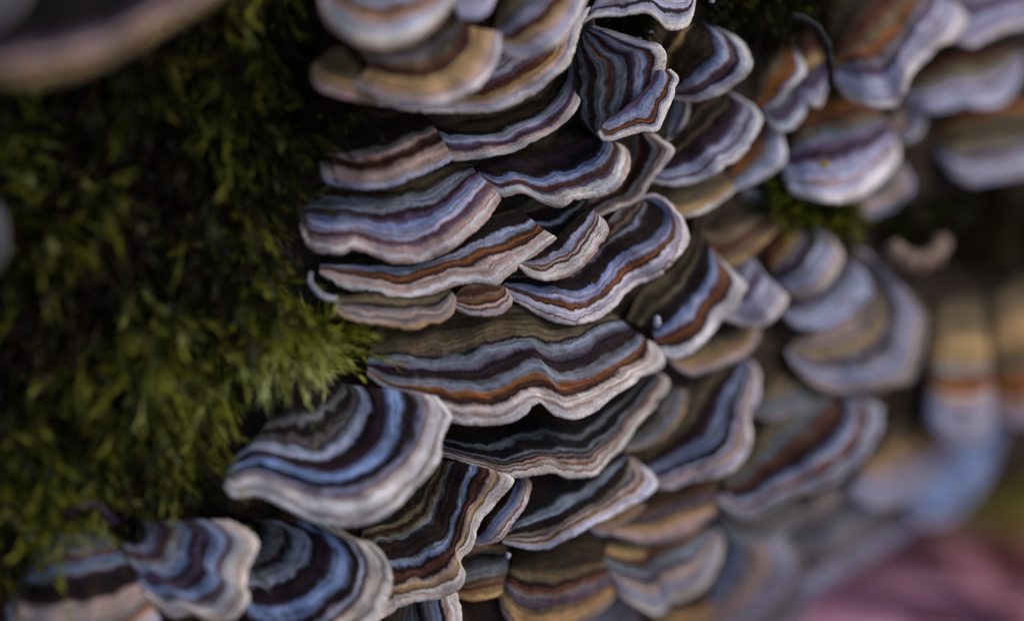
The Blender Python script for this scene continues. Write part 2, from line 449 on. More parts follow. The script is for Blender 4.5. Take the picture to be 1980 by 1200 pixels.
cap('cream cap with rust-orange band and stepped lavender end', [(618,506),(700,498),(800,500),(880,465),(945,420),(1005,402)],
    [(618,526),(643,543),(677,558),(727,560),(748,570),(777,579),(810,577),(843,563),(870,553),(895,547),(927,543),(958,548),(976,532),(1027,497),(1062,467),(1076,458)],
    'V0 K10 D24 L34 G40 R50 O55 R63 D66 P72 P84 W94 P100', mids={.66:[(618,520),(660,528),(730,538),(790,545),(850,525),(910,508),(970,490),(1020,465),(1052,444)]}, lift=.003, k=.45)
cap('dark olive-brown cap hidden in the hollow beneath the scalloped cream rim', [(985,405),(1040,375),(1105,378)], [(995,425),(1040,450),(1085,448),(1120,420),(1140,392)], 'V0 A22 D40 K60 T72 K84 D100', k=.3)
cap('creamy curved cap with lavender and rust inside, lying on the speckled cap', [(1010,502),(1060,470),(1105,430),(1138,402)],
    [(1004,514),(1027,534),(1060,539),(1094,532),(1130,507),(1160,475),(1174,444),(1168,424)], 'D0 K14 D25 L34 L44 R50 P56 M62 W70 W90 P100', lift=.006, k=.4)
cap('lavender cap with almost black centre, orange streak and finely speckled white rim', [(990,528),(1060,515),(1130,482),(1170,436),(1200,402),(1238,388)],
    [(966,556),(993,577),(1027,597),(1060,615),(1094,622),(1127,620),(1160,607),(1193,581),(1203,565),(1228,547),(1260,537),(1287,520),(1302,498),(1323,470),(1324,447),(1307,410),(1280,383),(1256,376),(1233,386)],
    'N0 D8 A12 K18 G22 D28 K34 D46 K49 B53 L62 L68 R73 O76 M79 W83 L90 W93 R95 W97 W100', mids={.5:[(978,545),(1020,548),(1060,553),(1094,560),(1127,557),(1160,533),(1187,503),(1207,483),(1237,470),(1273,446),(1284,420),(1268,392),(1240,384)]}, fuzz=1.3, lift=.003, k=.38)
cap('thin pinkish-grey cap under the rust-banded cap, tan at one end', [(650,572),(720,566),(800,574),(868,556)],
    [(648,596),(672,615),(727,623),(777,633),(807,634),(828,624),(853,620),(877,600),(880,572)], 'D0 A25 D40 N50 P65 N80 P92 Y100', lift=.006, k=.4)
cap('little brown shell-shaped cap with pale rim under the rust-banded cap', [(882,568),(902,552),(940,546),(972,552)], [(876,592),(900,603),(933,609),(963,606),(985,591),(990,575),(980,558)], 'A0 R30 A45 O55 D62 P72 R80 W92 P100', lift=.006, k=.4)
# ---- middle
cap('large velvety tan cap with orange stripe and deep notch in its white rim', [(722,640),(765,612),(860,598),(980,588),(1080,598),(1150,606),(1184,602)],
    [(710,722),(750,748),(800,768),(868,808),(926,816),(957,816),(985,811),(1008,799),(1028,782),(1042,773),(1058,788),(1077,802),(1102,808),(1123,802),(1151,788),(1179,764),(1214,743),(1245,722),(1274,708),(1280,690),(1262,662)],
    'A0 V12 A24 A30 K33 G36 G42 U47 K50 M52 D58 T61 G66 G70 O73 R79 K81 P84 W88 P93 W98 W100',
    mids={.33:[(712,690),(760,684),(803,687),(880,686),(918,672),(957,658),(1018,651),(1060,659),(1085,662),(1115,650),(1160,624),(1200,618)],
          .7:[(711,712),(757,737),(803,743),(880,752),(957,752),(996,734),(1026,714),(1056,720),(1077,737),(1130,734),(1182,703),(1232,672),(1244,652)]}, wob=.7, fuzz=1.4, lift=.004, k=.33)
cap('very dark cap with thin teal rings and cream rim beneath the tan velvety cap', [(858,826),(880,808),(960,806),(1040,785),(1100,795),(1180,758),(1250,716)],
    [(845,877),(880,885),(918,899),(957,911),(983,921),(1026,913),(1070,909),(1098,920),(1130,918),(1151,911),(1172,886),(1200,862),(1228,823),(1249,799),(1273,775),(1291,746),(1284,728),(1270,719)],
    'V0 D15 K24 K38 T44 T48 K53 K64 G69 K73 N76 K79 P83 R86 W89 P93 M95 W97 W100', mids={.45:[(852,846),(900,858),(960,860),(1010,842),(1060,835),(1110,845),(1160,815),(1215,765),(1262,718)]}, fuzz=1.3, lift=.002, k=.4)
cap('big fan of blue, plum and cream rings beside the bright moss', [(540,800),(552,760),(575,726),(605,728),(640,733)],
    [(436,936),(455,956),(497,952),(527,963),(566,983),(604,1002),(650,1010),(696,1009),(746,990),(784,956),(823,917),(846,883),(848,848),(864,815),(867,800),(850,777),(838,764)],
    'A0 D6 K12 N17 K21 D24 N27 D30 G33 L37 K42 D47 M52 M57 B61 C66 K71 D74 L77 U79 P82 W87 W92 P95 R96 W98 W100',
    mids={.35:[(440,898),(470,875),(497,862),(554,868),(604,879),(650,864),(688,825),(704,787),(700,760),(688,746)],
          .65:[(440,914),(460,902),(497,889),(535,895),(593,918),(650,922),(711,899),(754,848),(766,795),(764,770),(760,754)],
          .77:[(438,924),(455,922),(497,907),(554,926),(612,945),(650,953),(708,941),(765,898),(800,848),(813,795),(811,775),(805,760)]}, lift=.0045, k=.42, wob=.7)
cap('dark brown cap with blue-grey stripe and ragged tan rim below the plum fan', [(838,888),(800,945),(750,990),(700,1005),(690,1030)],
    [(978,916),(988,930),(965,957),(945,980),(925,1003),(918,1032),(908,1056),(887,1078),(897,1105),(889,1128),(854,1150),(815,1157),(790,1160),(733,1192),(690,1225)],
    'V0 K10 A16 D22 A28 T32 K37 D42 K46 D52 K56 G60 B64 D69 R74 D79 P83 Y87 R90 W93 P96 W100',
    mids={.62:[(915,898),(893,956),(881,1001),(866,1044),(824,1074),(778,1089),(745,1095),(700,1130)]}, fuzz=1.2, lift=.003, k=.35)
cap('small oval cap with dark hollow and blue-grey ring', [(990,932),(962,960),(932,995),(920,1028)], [(1016,920),(1025,940),(1013,977),(990,1010),(969,1038),(939,1051),(918,1053)], 'D0 K25 V35 D42 G50 B62 G74 P84 R88 W94 P100', k=.7, lift=.002)
cap('dark cap with grey-green ring and striped tan rim beneath the teal-ringed dark cap', [(985,1015),(1008,940),(1060,905),(1150,895),(1205,870)],
    [(972,1046),(1001,1055),(1037,1058),(1072,1050),(1107,1032),(1136,1014),(1171,997),(1213,975),(1249,954),(1266,936),(1259,915),(1242,901),(1222,884)],
    'V0 D14 K34 T42 G50 K55 D62 K66 A70 N73 M76 P80 A84 R87 P90 L96 W100', mids={.46:[(980,1030),(1010,1010),(1050,1000),(1100,970),(1150,935),(1185,905),(1214,878)]}, lift=.002, k=.4)
cap('plain tan lobe hanging under the striped tan rim', [(1140,1006),(1200,980),(1250,950)], [(1130,1014),(1160,1032),(1195,1029),(1230,1006),(1255,972),(1262,944)], 'A0 Y40 P75 L100', k=.2)
cap('small teal-grey cap with tan edge between two dark caps', [(1212,850),(1250,795),(1288,745)], [(1206,874),(1252,862),(1288,841),(1312,813),(1324,785),(1330,755)], 'V0 K20 T35 A50 T65 G80 Y93 N100', k=.4)
cap('plum and blue ringed cap with wide lavender-pink rim', [(1215,880),(1255,862),(1300,815),(1330,765),(1375,715),(1425,690)],
    [(1225,924),(1263,941),(1298,941),(1333,928),(1375,921),(1410,907),(1438,876),(1449,841),(1446,802),(1462,771),(1467,732),(1460,708),(1444,694)],
    'V0 A15 D28 M40 B50 T56 B61 K65 M70 L76 U80 P86 L95 W100')
# ---- low group beside the bright moss
cap('thin curled lavender rim rising from brown moss', [(120,1020),(170,1000),(212,1025),(238,1020)], [(124,1000),(148,979),(172,971),(196,978),(212,996),(229,1008),(240,998),(248,974)], 'K0 K50 M75 U100', lift=.005, k=.8)
cap('maroon-banded cap with pink and ochre rim below the curled lavender rim', [(50,1090),(85,1035),(130,1008),(205,1015)],
    [(14,1170),(30,1225),(90,1260),(170,1262),(250,1240),(310,1195)], 'K0 T12 N22 R26 B32 G36 M42 K48 D58 P64 P74 N80 O84 P90 L100', lift=.003, k=.45)
cap('blue and lavender fan with dark hole and folded pale rim', [(262,1006),(266,1026),(250,1040),(226,1036)],
    [(438,1004),(478,1026),(493,1050),(485,1075),(475,1101),(470,1128),(478,1150),(463,1178),(440,1195),(400,1196),(366,1182),(330,1186),(285,1155)],
    'K0 D6 L14 U20 R25 G31 L38 B44 M49 U54 M61 B66 C72 R77 L82 W90 P96 W100', lift=.004, k=.4)
cap('blue, plum and cream ringed fan leaning over the brown striped cap', [(478,1004),(500,1012),(496,1036),(470,1046)],
    [(640,1008),(672,1034),(712,1047),(736,1070),(752,1107),(749,1140),(736,1175),(705,1206),(640,1250),(560,1275),(480,1250)],
    'K0 T10 N16 K21 T26 G32 L38 K42 M47 M54 B58 C64 B68 D72 D76 L79 L81 M83 P86 W92 R95 W98 W100', lift=.004, k=.4)
cap('small upright cap with straight grey, blue and pink stripes under the ragged tan rim', [(770,1160),(762,1200),(765,1250)], [(866,1136),(880,1150),(886,1180),(887,1215),(878,1260)], 'A0 T30 K40 G55 B68 K74 P82 W93 W100', k=.4)
# ---- low outer group
cap('thin tan cap sliver under the oval cap', [(905,1060),(935,1050),(975,1052)], [(900,1074),(930,1064),(958,1066),(982,1066)], 'R0 Y50 A80 N100', k=.3)
cap('small olive and grey cap with tan rim near the water drop', [(890,1095),(935,1075),(980,1070)], [(878,1148),(915,1159),(958,1150),(990,1138)], 'V0 G40 A60 R75 Y90 Y100', k=.45)
cap('olive cap with dark red-brown ring and grey band, furred with green', [(985,1085),(1010,1045),(1095,1025),(1165,1035),(1205,1070)],
    [(962,1128),(974,1180),(1010,1218),(1080,1222),(1150,1185),(1200,1140),(1220,1105)], 'V0 V34 A44 D52 R57 N64 U70 A77 Y88 N100', k=.45)
cap('grey shadowed cap beneath the olive cap', [(1030,1205),(1100,1180),(1190,1145),(1230,1140)], [(1010,1270),(1100,1275),(1180,1250),(1240,1200)], 'D0 G45 G70 N100', k=.45)
cap('teal and slate ringed cap with pale V-shaped rim', [(1150,1040),(1210,1040),(1290,1010),(1370,1005)],
    [(1185,1120),(1200,1148),(1232,1166),(1266,1184),(1285,1177),(1297,1159),(1330,1152),(1362,1127),(1384,1092),(1398,1050),(1392,1026)], 'A0 Y22 R32 T42 G50 U56 N63 P70 L82 W100')
cap('brown cap with ochre rim above the teal and slate cap', [(1225,1000),(1265,955),(1340,925),(1385,930)], [(1180,1030),(1240,1048),(1300,1042),(1355,1012),(1395,985)], 'A0 R20 A34 U45 A58 Y72 P85 N100', k=.4)
cap('tan blob-like young cap behind the lavender-pink rim', [(1275,960),(1310,935),(1370,930)], [(1268,980),(1310,992),(1360,985),(1400,965)], 'V0 Y45 P70 N100', k=.3)
cap('maroon cap with bright orange stripe and broad grey-white rim', [(1400,915),(1440,870),(1475,800),(1530,755),(1600,735)],
    [(1385,962),(1409,985),(1446,996),(1483,981),(1527,958),(1571,941),(1618,925),(1652,896),(1678,863),(1699,818),(1700,790),(1676,770),(1640,752)],
    'V0 A18 T28 R40 D50 M56 B64 L69 O75 R79 M83 L88 N94 L100', mids={.76:[(1398,958),(1424,974),(1461,970),(1501,945),(1563,917),(1618,884),(1645,852),(1664,818),(1666,795),(1650,770),(1625,748)]})
cap('plain grey cap below the orange-striped maroon cap', [(1400,975),(1460,985),(1530,955)], [(1390,1010),(1420,1040),(1480,1045),(1525,1025),(1550,985)], 'A0 N40 N70 G100', k=.4)
cap('slanting tan and blue streaked cap near the pink leaves', [(1395,1040),(1380,1100),(1340,1170)], [(1520,1040),(1548,1080),(1545,1125),(1515,1165),(1470,1210),(1400,1250)], 'A0 B22 N40 P55 G66 L80 N100', k=.4)
cap('pale tan lower cap overhung by the teal and slate cap', [(1260,1190),(1330,1165),(1390,1120)], [(1250,1255),(1330,1260),(1410,1215),(1440,1150)], 'A0 Y40 N70 L100', k=.4)
cap('grey-green cap with dark shadow line beneath', [(1540,1000),(1580,960),(1660,930),(1710,925)], [(1532,1056),(1574,1074),(1615,1062),(1658,1032),(1700,1002),(1730,975)], 'N0 N30 T55 G75 N100', k=.45)
cap('pinkish-tan cap with brown hollow beside the bright blue cap', [(1690,860),(1740,815),(1820,800)], [(1640,955),(1700,975),(1760,962),(1810,925),(1850,860)], 'A0 A22 Y34 P50 L75 L100', k=.45)
cap('bright powder-blue cap at the end of the log', [(1800,880),(1830,830),(1890,780)], [(1755,985),(1795,1008),(1840,1000),(1885,955),(1920,900),(1945,835)], 'N0 C25 C60 C85 L100', k=.45)
cap('olive column-like cap with orange ring and pink lower rim', [(1800,600),(1835,560),(1890,562),(1912,610)], [(1790,810),(1835,855),(1895,850),(1935,800)], 'V0 A20 Y42 N54 O61 O66 P70 L80 L100', k=.35)
cap('ochre cap with orange ring beside the olive column-like cap', [(1922,560),(1960,525),(2030,520)], [(1922,790),(1965,815),(2040,800)], 'V0 A20 Y42 A62 O77 O83 P88 L100', k=.35)
cap('lavender-grey lowest cap bordering the leaf litter', [(1560,1090),(1640,1040),(1740,985)], [(1520,1150),(1590,1135),(1670,1085),(1760,1030),(1790,1000)], 'N0 N30 L60 L100', k=.4)
cap('dull mauve cap below the powder-blue cap', [(1420,1210),(1480,1180),(1540,1130)], [(1430,1260),(1500,1235),(1560,1180),(1590,1130)], 'D0 N40 L100', k=.4)
# ---- outer high group
cap('brown cap with lavender rim and tan streak beside the tall striped fan', [(1288,140),(1268,95),(1288,58),(1340,40)],
    [(1300,188),(1340,193),(1375,185),(1410,168),(1438,143),(1449,122),(1438,91),(1418,70),(1392,56),(1366,48)], 'V0 D12 Y20 D27 V35 D45 V52 D57 B64 L72 R77 U81 M86 L92 W100')
cap('dark finely ringed cap with lavender rim below the brown tan-streaked cap', [(1275,285),(1300,235),(1335,195),(1400,176)],
    [(1258,350),(1298,356),(1333,352),(1368,337),(1403,318),(1431,297),(1456,259),(1469,231),(1456,206),(1431,189),(1408,178)], 'D0 V10 D15 A20 D25 V30 D35 A40 D46 M54 M62 U67 L74 L82 R86 L91 W100')
cap('olive-tan cap below the finely ringed cap', [(1260,362),(1300,340),(1385,320)], [(1262,392),(1290,408),(1320,416),(1357,409),(1392,388),(1424,362)], 'R0 R20 A40 A65 Y85 W100', k=.4)
cap('grey cap with rusty heart beside the finely ringed cap', [(1408,335),(1440,280),(1470,240)], [(1424,366),(1455,353),(1488,336),(1512,315),(1516,294),(1511,262),(1500,248)], 'R0 O20 R35 N48 G65 L85 W100', k=.4)
cap('mossy olive and orange cap with thin lavender edge', [(1440,180),(1445,110),(1490,74)], [(1474,216),(1505,197),(1524,170),(1545,150),(1556,132),(1545,108),(1532,78)], 'V0 V38 A50 O65 O80 R88 L94 W100', k=.4)
cap('small smooth lavender lobe under the mossy orange cap', [(1478,210),(1510,192),(1532,162)], [(1476,222),(1494,246),(1513,251),(1537,242),(1554,217),(1557,192),(1547,163)], 'G0 U40 U60 L82 W100', lift=.002)
cap('tan and violet-grey cap split by the dark twig', [(1545,90),(1560,60),(1582,62),(1598,95)], [(1548,186),(1568,200),(1586,197),(1597,170),(1602,132)], 'R0 R20 Y45 U58 U72 L92 W100', k=.4)
cap('wide lavender cap with orange arc and pointed upturned corner', [(1602,110),(1598,40),(1640,-30),(1760,-60)],
    [(1618,160),(1635,185),(1663,196),(1698,204),(1727,201),(1741,185),(1755,150),(1771,126),(1792,108),(1811,87),(1839,73),(1856,52),(1864,30),(1846,5)],
    'V0 V18 R30 A40 O48 R52 N57 U66 L76 L88 W100', mids={.5:[(1612,126),(1650,108),(1687,104),(1712,84),(1740,50),(1768,5),(1790,-30)]}, lift=.003)
cap('smooth pale lavender cap above the rust and lavender cap', [(1850,-50),(1950,-70),(2050,-70)], [(1836,66),(1850,78),(1882,85),(1915,68),(1950,53),(1985,45),(2050,25)], 'N0 G40 U55 L70 L90 W100', lift=.003)
cap('cap with rust-brown centre, pinkish middle and lavender rim', [(1748,160),(1785,110),(1850,82),(1930,75),(1975,85)],
    [(1750,190),(1785,212),(1824,211),(1862,203),(1908,203),(1944,189),(1968,154),(1982,118)], 'V0 D10 R24 A40 N55 L66 U72 L82 L100')
cap('ochre-hearted cap with broad lavender rim over a black hollow', [(1812,262),(1850,215),(1920,195),(2010,185)], [(1814,300),(1838,332),(1873,351),(1915,347),(1950,343),(1985,336),(2050,318)], 'V0 O14 A26 V38 A48 N58 U66 L78 L100')
cap('orange-hearted cap with violet rings and glossy white-lavender rim', [(1525,270),(1545,215),(1600,185),(1680,190),(1712,228)],
    [(1514,335),(1530,367),(1558,378),(1600,386),(1642,384),(1677,367),(1708,339),(1734,304),(1734,276),(1718,256)], 'V0 O12 R20 A28 T38 U46 M54 U60 L68 L76 P82 L88 W95 W100')
cap('small pinkish lavender cap beside the black hollow', [(1708,250),(1730,215),(1748,195)], [(1716,262),(1750,274),(1776,259),(1786,231),(1773,206),(1756,192)], 'N0 P40 U60 L80 W100', k=.45)
cap('plain mauve-grey cap directly under the orange-hearted cap', [(1628,378),(1690,340),(1728,300)], [(1612,392),(1650,413),(1690,415),(1730,401),(1756,376),(1764,350),(1748,318)], 'N0 N40 P70 L100', k=.25)
cap('thin grey-green cap edge half buried in green moss', [(1430,385),(1470,400),(1505,430)], [(1438,364),(1478,378),(1514,402),(1530,425)], 'A0 T50 N100', k=.4)
# ---- outer middle group
cap('olive-topped cap with dark band, orange stripe and white rim carrying a white crumb', [(1212,618),(1240,565),(1300,520),(1335,465),(1345,415)],
    [(1262,668),(1273,684),(1300,689),(1333,677),(1367,647),(1393,613),(1420,593),(1437,560),(1438,545),(1414,520),(1392,500)], 'A0 V16 A24 D31 K38 D48 B56 L63 R71 O75 R79 M84 W90 W100',
    mids={.54:[(1262,644),(1290,627),(1320,607),(1343,577),(1360,552),(1375,520),(1372,478)]}, lift=.002, k=.42)
cap('smooth pale lavender cap with grey-tan heart beside the white-crumbed cap', [(1385,520),(1392,470),(1415,445)], [(1398,612),(1440,626),(1472,624),(1500,607),(1519,577),(1508,558),(1488,545),(1470,520)], 'A0 N20 T36 L48 U60 L70 L88 W100', k=.45)
cap('tan cap with yellow-green algae below the white-crumbed cap', [(1300,680),(1370,640),(1440,610)], [(1285,686),(1313,713),(1343,723),(1377,714),(1413,700),(1444,680),(1464,657),(1467,626)], 'V0 V25 A45 Y70 P90 N100', k=.4)
cap('olive-brown cap with orange edge next to the thin grey-green cap edge', [(1358,430),(1400,400),(1465,390)], [(1362,480),(1400,512),(1440,496),(1475,470),(1505,440),(1525,420)], 'V0 V30 A50 R70 A85 Y100', k=.35)
cap('ochre-centred cap with violet ring and lavender rim', [(1478,505),(1468,470),(1490,438),(1540,424)], [(1500,552),(1530,570),(1558,566),(1590,555),(1614,522),(1625,492),(1615,470),(1594,446),(1560,428)], 'D0 R14 O26 Y34 N46 U54 M60 L68 L86 P95 W100')
cap('plain bluish-white cap beneath the ochre-centred cap', [(1520,592),(1570,570),(1618,525),(1640,500)], [(1514,602),(1533,626),(1565,635),(1600,633),(1635,612),(1667,586),(1683,562),(1678,534),(1656,514)], 'N0 U25 G40 L60 L100', lift=.002, k=.45)
cap('large pinkish-grey cap with violet-grey ring beneath the bluish-white cap', [(1535,660),(1590,630),(1640,595),(1655,540),(1648,495)],
    [(1520,680),(1540,717),(1575,741),(1617,755),(1670,755),(1713,748),(1757,731),(1776,695),(1783,653),(1783,604),(1762,576),(1727,534),(1686,495),(1660,478)], 'P0 P18 N30 Y38 N50 U59 N66 L74 L86 P94 N100', k=.45)
cap('dim olive cap behind the lavender-pink rim', [(1465,760),(1490,720),(1560,710)], [(1440,800),(1500,812),(1560,790),(1600,760)], 'V0 A40 T70 N100', k=.3)
for i, c in enumerate(CAPS): build_cap(i, *c)

# ------------------------------------------------------------------ moss
def inside(poly, x, y):
    poly = np.array(poly, float); r = np.zeros(len(x), bool)
    j = len(poly) - 1
    for i in range(len(poly)):
        xi, yi = poly[i]; xj, yj = poly[j]
        c = ((yi > y) != (yj > y)) & (x < (xj - xi) * (y - yi) / (yj - yi + 1e-9) + xi)
        r ^= c; j = i
    return r

def vnoise(x, y, scale, seed):
    r = np.random.default_rng(seed); g = r.random((96, 96))
    fx = x / scale + 40; fy = y / scale + 40
    ix = np.floor(fx).astype(int); iy = np.floor(fy).astype(int); tx = fx - ix; ty = fy - iy
    tx = tx * tx * (3 - 2 * tx); ty = ty * ty * (3 - 2 * ty)
    a = g[ix % 96, iy % 96]; b = g[(ix + 1) % 96, iy % 96]; c = g[ix % 96, (iy + 1) % 96]; d = g[(ix + 1) % 96, (iy + 1) % 96]
    return (a * (1 - tx) + b * tx) * (1 - ty) + (c * (1 - tx) + d * tx) * ty

def moss(label, poly, count, dirfun, length, lift_fun, tint_fun, seed, leaves=22):
    r = np.random.default_rng(seed)
    pa = np.array(poly, float); lo, hi = pa.min(0), pa.max(0)
    x = r.uniform(lo[0], hi[0], count * 4); y = r.uniform(lo[1], hi[1], count * 4)
    m = inside(poly, x, y); x, y = x[m][:count], y[m][:count]
    n = len(x)
    base = np.stack([x * 0, x * 0, x * 0], -1)
    dep = depth(x, y)
    base[:, 0] = (x - 990) * TAN * (DIST + dep); base[:, 1] = dep + .001; base[:, 2] = (600 - y) * TAN * (DIST + dep)
    d = dirfun(x, y, r)                                   # n,3 in the building frame
    d /= np.linalg.norm(d, axis=1)[:, None]
    L = length * r.uniform(.55, 1.35, n) * lift_fun(x, y)
    bend = r.normal(0, .45, (n, 3)); bend[:, 2] -= .35
    NS = 5
    stem = np.zeros((n, NS, 3))
    for s in range(NS):
        t = s / (NS - 1)
        stem[:, s] = base + L[:, None] * (d * t + bend * (t * t * .55))
    tint = tint_fun(x, y, r)
    V, F, T = [], [], []
    cnt = 0
    # stems: thin three-sided tubes
    rad = .00013
    ax = np.array([[1, 0, 0], [-.5, 0, .866], [-.5, 0, -.866]])
    st = stem[:, :, None, :] + ax[None, None] * (rad * np.linspace(1, .4, NS))[None, :, None, None]
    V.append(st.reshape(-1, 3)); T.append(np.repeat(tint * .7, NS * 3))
    b = (np.arange(n) * NS * 3)[:, None, None, None] + (np.arange(NS - 1) * 3)[None, :, None, None] + np.arange(3)[None, None, :, None]
    nx_ = (np.arange(n) * NS * 3)[:, None, None, None] + (np.arange(NS - 1) * 3)[None, :, None, None] + ((np.arange(3) + 1) % 3)[None, None, :, None]
    quads = np.concatenate([b, nx_, nx_ + 3, b + 3], -1).reshape(-1, 4)
    F.append(np.concatenate([quads[:, [0, 1, 2]], quads[:, [0, 2, 3]]])); cnt += len(V[0])
    # leaves
    m = n * leaves
    sh = np.repeat(np.arange(n), leaves)
    t = np.tile(np.linspace(.12, 1.0, leaves), n) + r.uniform(-.03, .03, m)
    t = np.clip(t, 0, .999); si = np.minimum((t * (NS - 1)).astype(int), NS - 2); ft = (t * (NS - 1) - si)[:, None]
    p0 = stem[sh, si] * (1 - ft) + stem[sh, si + 1] * ft
    ax_ = stem[sh, si + 1] - stem[sh, si]; ax_ /= np.linalg.norm(ax_, axis=1)[:, None] + 1e-9
    rv = r.normal(0, 1, (m, 3)); rv -= ax_ * (rv * ax_).sum(1)[:, None]; rv /= np.linalg.norm(rv, axis=1)[:, None] + 1e-9
    ang = np.radians(r.uniform(8, 42, m))[:, None]
    ld = ax_ * np.cos(ang) + rv * np.sin(ang)
    ll = (r.uniform(.0018, .0050, m) * (1.15 - .45 * t))[:, None]
    wd = np.cross(ld, ax_); wd /= np.linalg.norm(wd, axis=1)[:, None] + 1e-9
    w = r.uniform(.00011, .00021, m)[:, None]
    curl = (ax_ - rv * .6) * r.uniform(-.1, .45, m)[:, None]
    mid = p0 + ld * ll * .45; tip = p0 + ld * ll + curl * ll * .5
    LV = np.stack([p0 - wd * w * .5, p0 + wd * w * .5, mid - wd * w, mid + wd * w, tip], 1)
    V.append(LV.reshape(-1, 3))
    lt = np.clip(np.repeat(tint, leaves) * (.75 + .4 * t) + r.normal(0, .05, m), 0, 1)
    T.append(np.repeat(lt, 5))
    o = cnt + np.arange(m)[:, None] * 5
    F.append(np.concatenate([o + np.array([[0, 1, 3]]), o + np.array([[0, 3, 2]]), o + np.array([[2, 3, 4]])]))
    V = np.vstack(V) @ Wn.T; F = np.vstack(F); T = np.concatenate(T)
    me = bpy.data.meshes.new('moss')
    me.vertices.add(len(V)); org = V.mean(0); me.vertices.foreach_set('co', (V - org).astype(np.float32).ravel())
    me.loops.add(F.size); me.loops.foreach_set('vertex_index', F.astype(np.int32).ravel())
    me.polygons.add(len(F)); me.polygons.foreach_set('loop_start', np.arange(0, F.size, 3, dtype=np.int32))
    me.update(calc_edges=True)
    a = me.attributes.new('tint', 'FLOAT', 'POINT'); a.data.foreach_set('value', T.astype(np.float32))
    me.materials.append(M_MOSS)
    ob = bpy.data.objects.new('moss', me); COL.objects.link(ob); ob.location = org
    return tag(ob, label, 'moss', kind='stuff')

def dir_main(x, y, r):
    a = (vnoise(x, y, 120, 11) - .5) * 3.0 + np.where(x > 600, .1, -1.25) + r.normal(0, .45, len(x))
    out = r.uniform(.35, 1.1, len(x))
    return np.stack([np.cos(a), -out, np.sin(a)], -1)
def lift_main(x, y):
    near = np.exp(-((x - 570) / 135) ** 2 - ((y - 800) / 125) ** 2)
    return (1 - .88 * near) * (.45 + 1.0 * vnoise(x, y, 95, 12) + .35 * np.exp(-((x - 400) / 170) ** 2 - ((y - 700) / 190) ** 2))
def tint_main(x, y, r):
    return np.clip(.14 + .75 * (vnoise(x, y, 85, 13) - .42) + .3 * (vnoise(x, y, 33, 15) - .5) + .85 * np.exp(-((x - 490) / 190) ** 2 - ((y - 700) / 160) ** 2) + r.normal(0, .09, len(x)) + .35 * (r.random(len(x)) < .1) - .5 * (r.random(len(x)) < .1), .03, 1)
MOSS_MAIN = [(-260, -100), (560, -100), (585, 60), (590, 170), (690, 200), (640, 215), (590, 240), (560, 300), (530, 370), (515, 420), (525, 480), (560, 560),
             (600, 620), (690, 650), (690, 690), (650, 705), (500, 690), (430, 735), (390, 810), (360, 890), (360, 950), (500, 1000), (600, 1015), (480, 1010),
             (330, 985), (230, 965), (100, 970), (0, 1060), (-260, 1100)]
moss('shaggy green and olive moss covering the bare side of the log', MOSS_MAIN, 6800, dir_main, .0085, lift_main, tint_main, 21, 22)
def dir_out(x, y, r):
    return np.stack([r.normal(.2, .6, len(x)), -r.uniform(.5, 1.2, len(x)), r.normal(0, .6, len(x))], -1)
one = lambda x, y: np.ones_like(x)
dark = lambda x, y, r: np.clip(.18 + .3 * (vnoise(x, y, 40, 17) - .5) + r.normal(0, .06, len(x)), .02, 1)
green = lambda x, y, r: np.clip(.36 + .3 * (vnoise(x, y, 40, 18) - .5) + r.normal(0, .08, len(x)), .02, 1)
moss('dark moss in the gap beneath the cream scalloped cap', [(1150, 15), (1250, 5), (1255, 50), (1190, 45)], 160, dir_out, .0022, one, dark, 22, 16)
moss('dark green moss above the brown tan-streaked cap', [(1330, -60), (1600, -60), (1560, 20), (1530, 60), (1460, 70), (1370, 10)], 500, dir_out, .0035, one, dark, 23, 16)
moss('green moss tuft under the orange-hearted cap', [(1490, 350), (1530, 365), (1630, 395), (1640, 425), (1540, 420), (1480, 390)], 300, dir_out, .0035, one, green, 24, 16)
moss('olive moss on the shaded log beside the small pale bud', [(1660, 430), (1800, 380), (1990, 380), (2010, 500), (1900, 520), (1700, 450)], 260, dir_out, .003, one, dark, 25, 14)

# ------------------------------------------------------------------ small things
def tube(name, pts, r0, r1, mat, label, cat, sides=8):
    """pts: (px, py, height above the bark)"""
    p = np.array(pts, float)
    c = smooth(p[:, :2], 28); s = np.linspace(0, 1, 28)
    h = np.interp(s, np.linspace(0, 1, len(p)), p[:, 2])
    P = place(c[:, 0], c[:, 1], depth(c[:, 0], c[:, 1]) - h)
    T = np.gradient(P, axis=0); T /= np.linalg.norm(T, axis=1)[:, None]
    A = np.cross(T, [.31, .52, .79]); A /= np.linalg.norm(A, axis=1)[:, None]; B = np.cross(T, A)
    rr = (r0 + (r1 - r0) * s) * (1 + .18 * np.sin(s * 31 + len(name)))
    a = np.arange(sides) * 2 * math.pi / sides
    V = P[:, None] + rr[:, None, None] * (np.cos(a)[None, :, None] * A[:, None] + np.sin(a)[None, :, None] * B[:, None])
    idx = np.arange(28 * sides).reshape(28, sides); nx = np.roll(idx, -1, 1)
    f = np.stack([idx[:-1], nx[:-1], nx[1:], idx[1:]], -1).reshape(-1, 4).tolist() + [idx[0].tolist()[::-1], idx[-1].tolist()]
    return tag(mesh_obj(name, V.reshape(-1, 3), f, mat, origin=P[0]), label, cat)

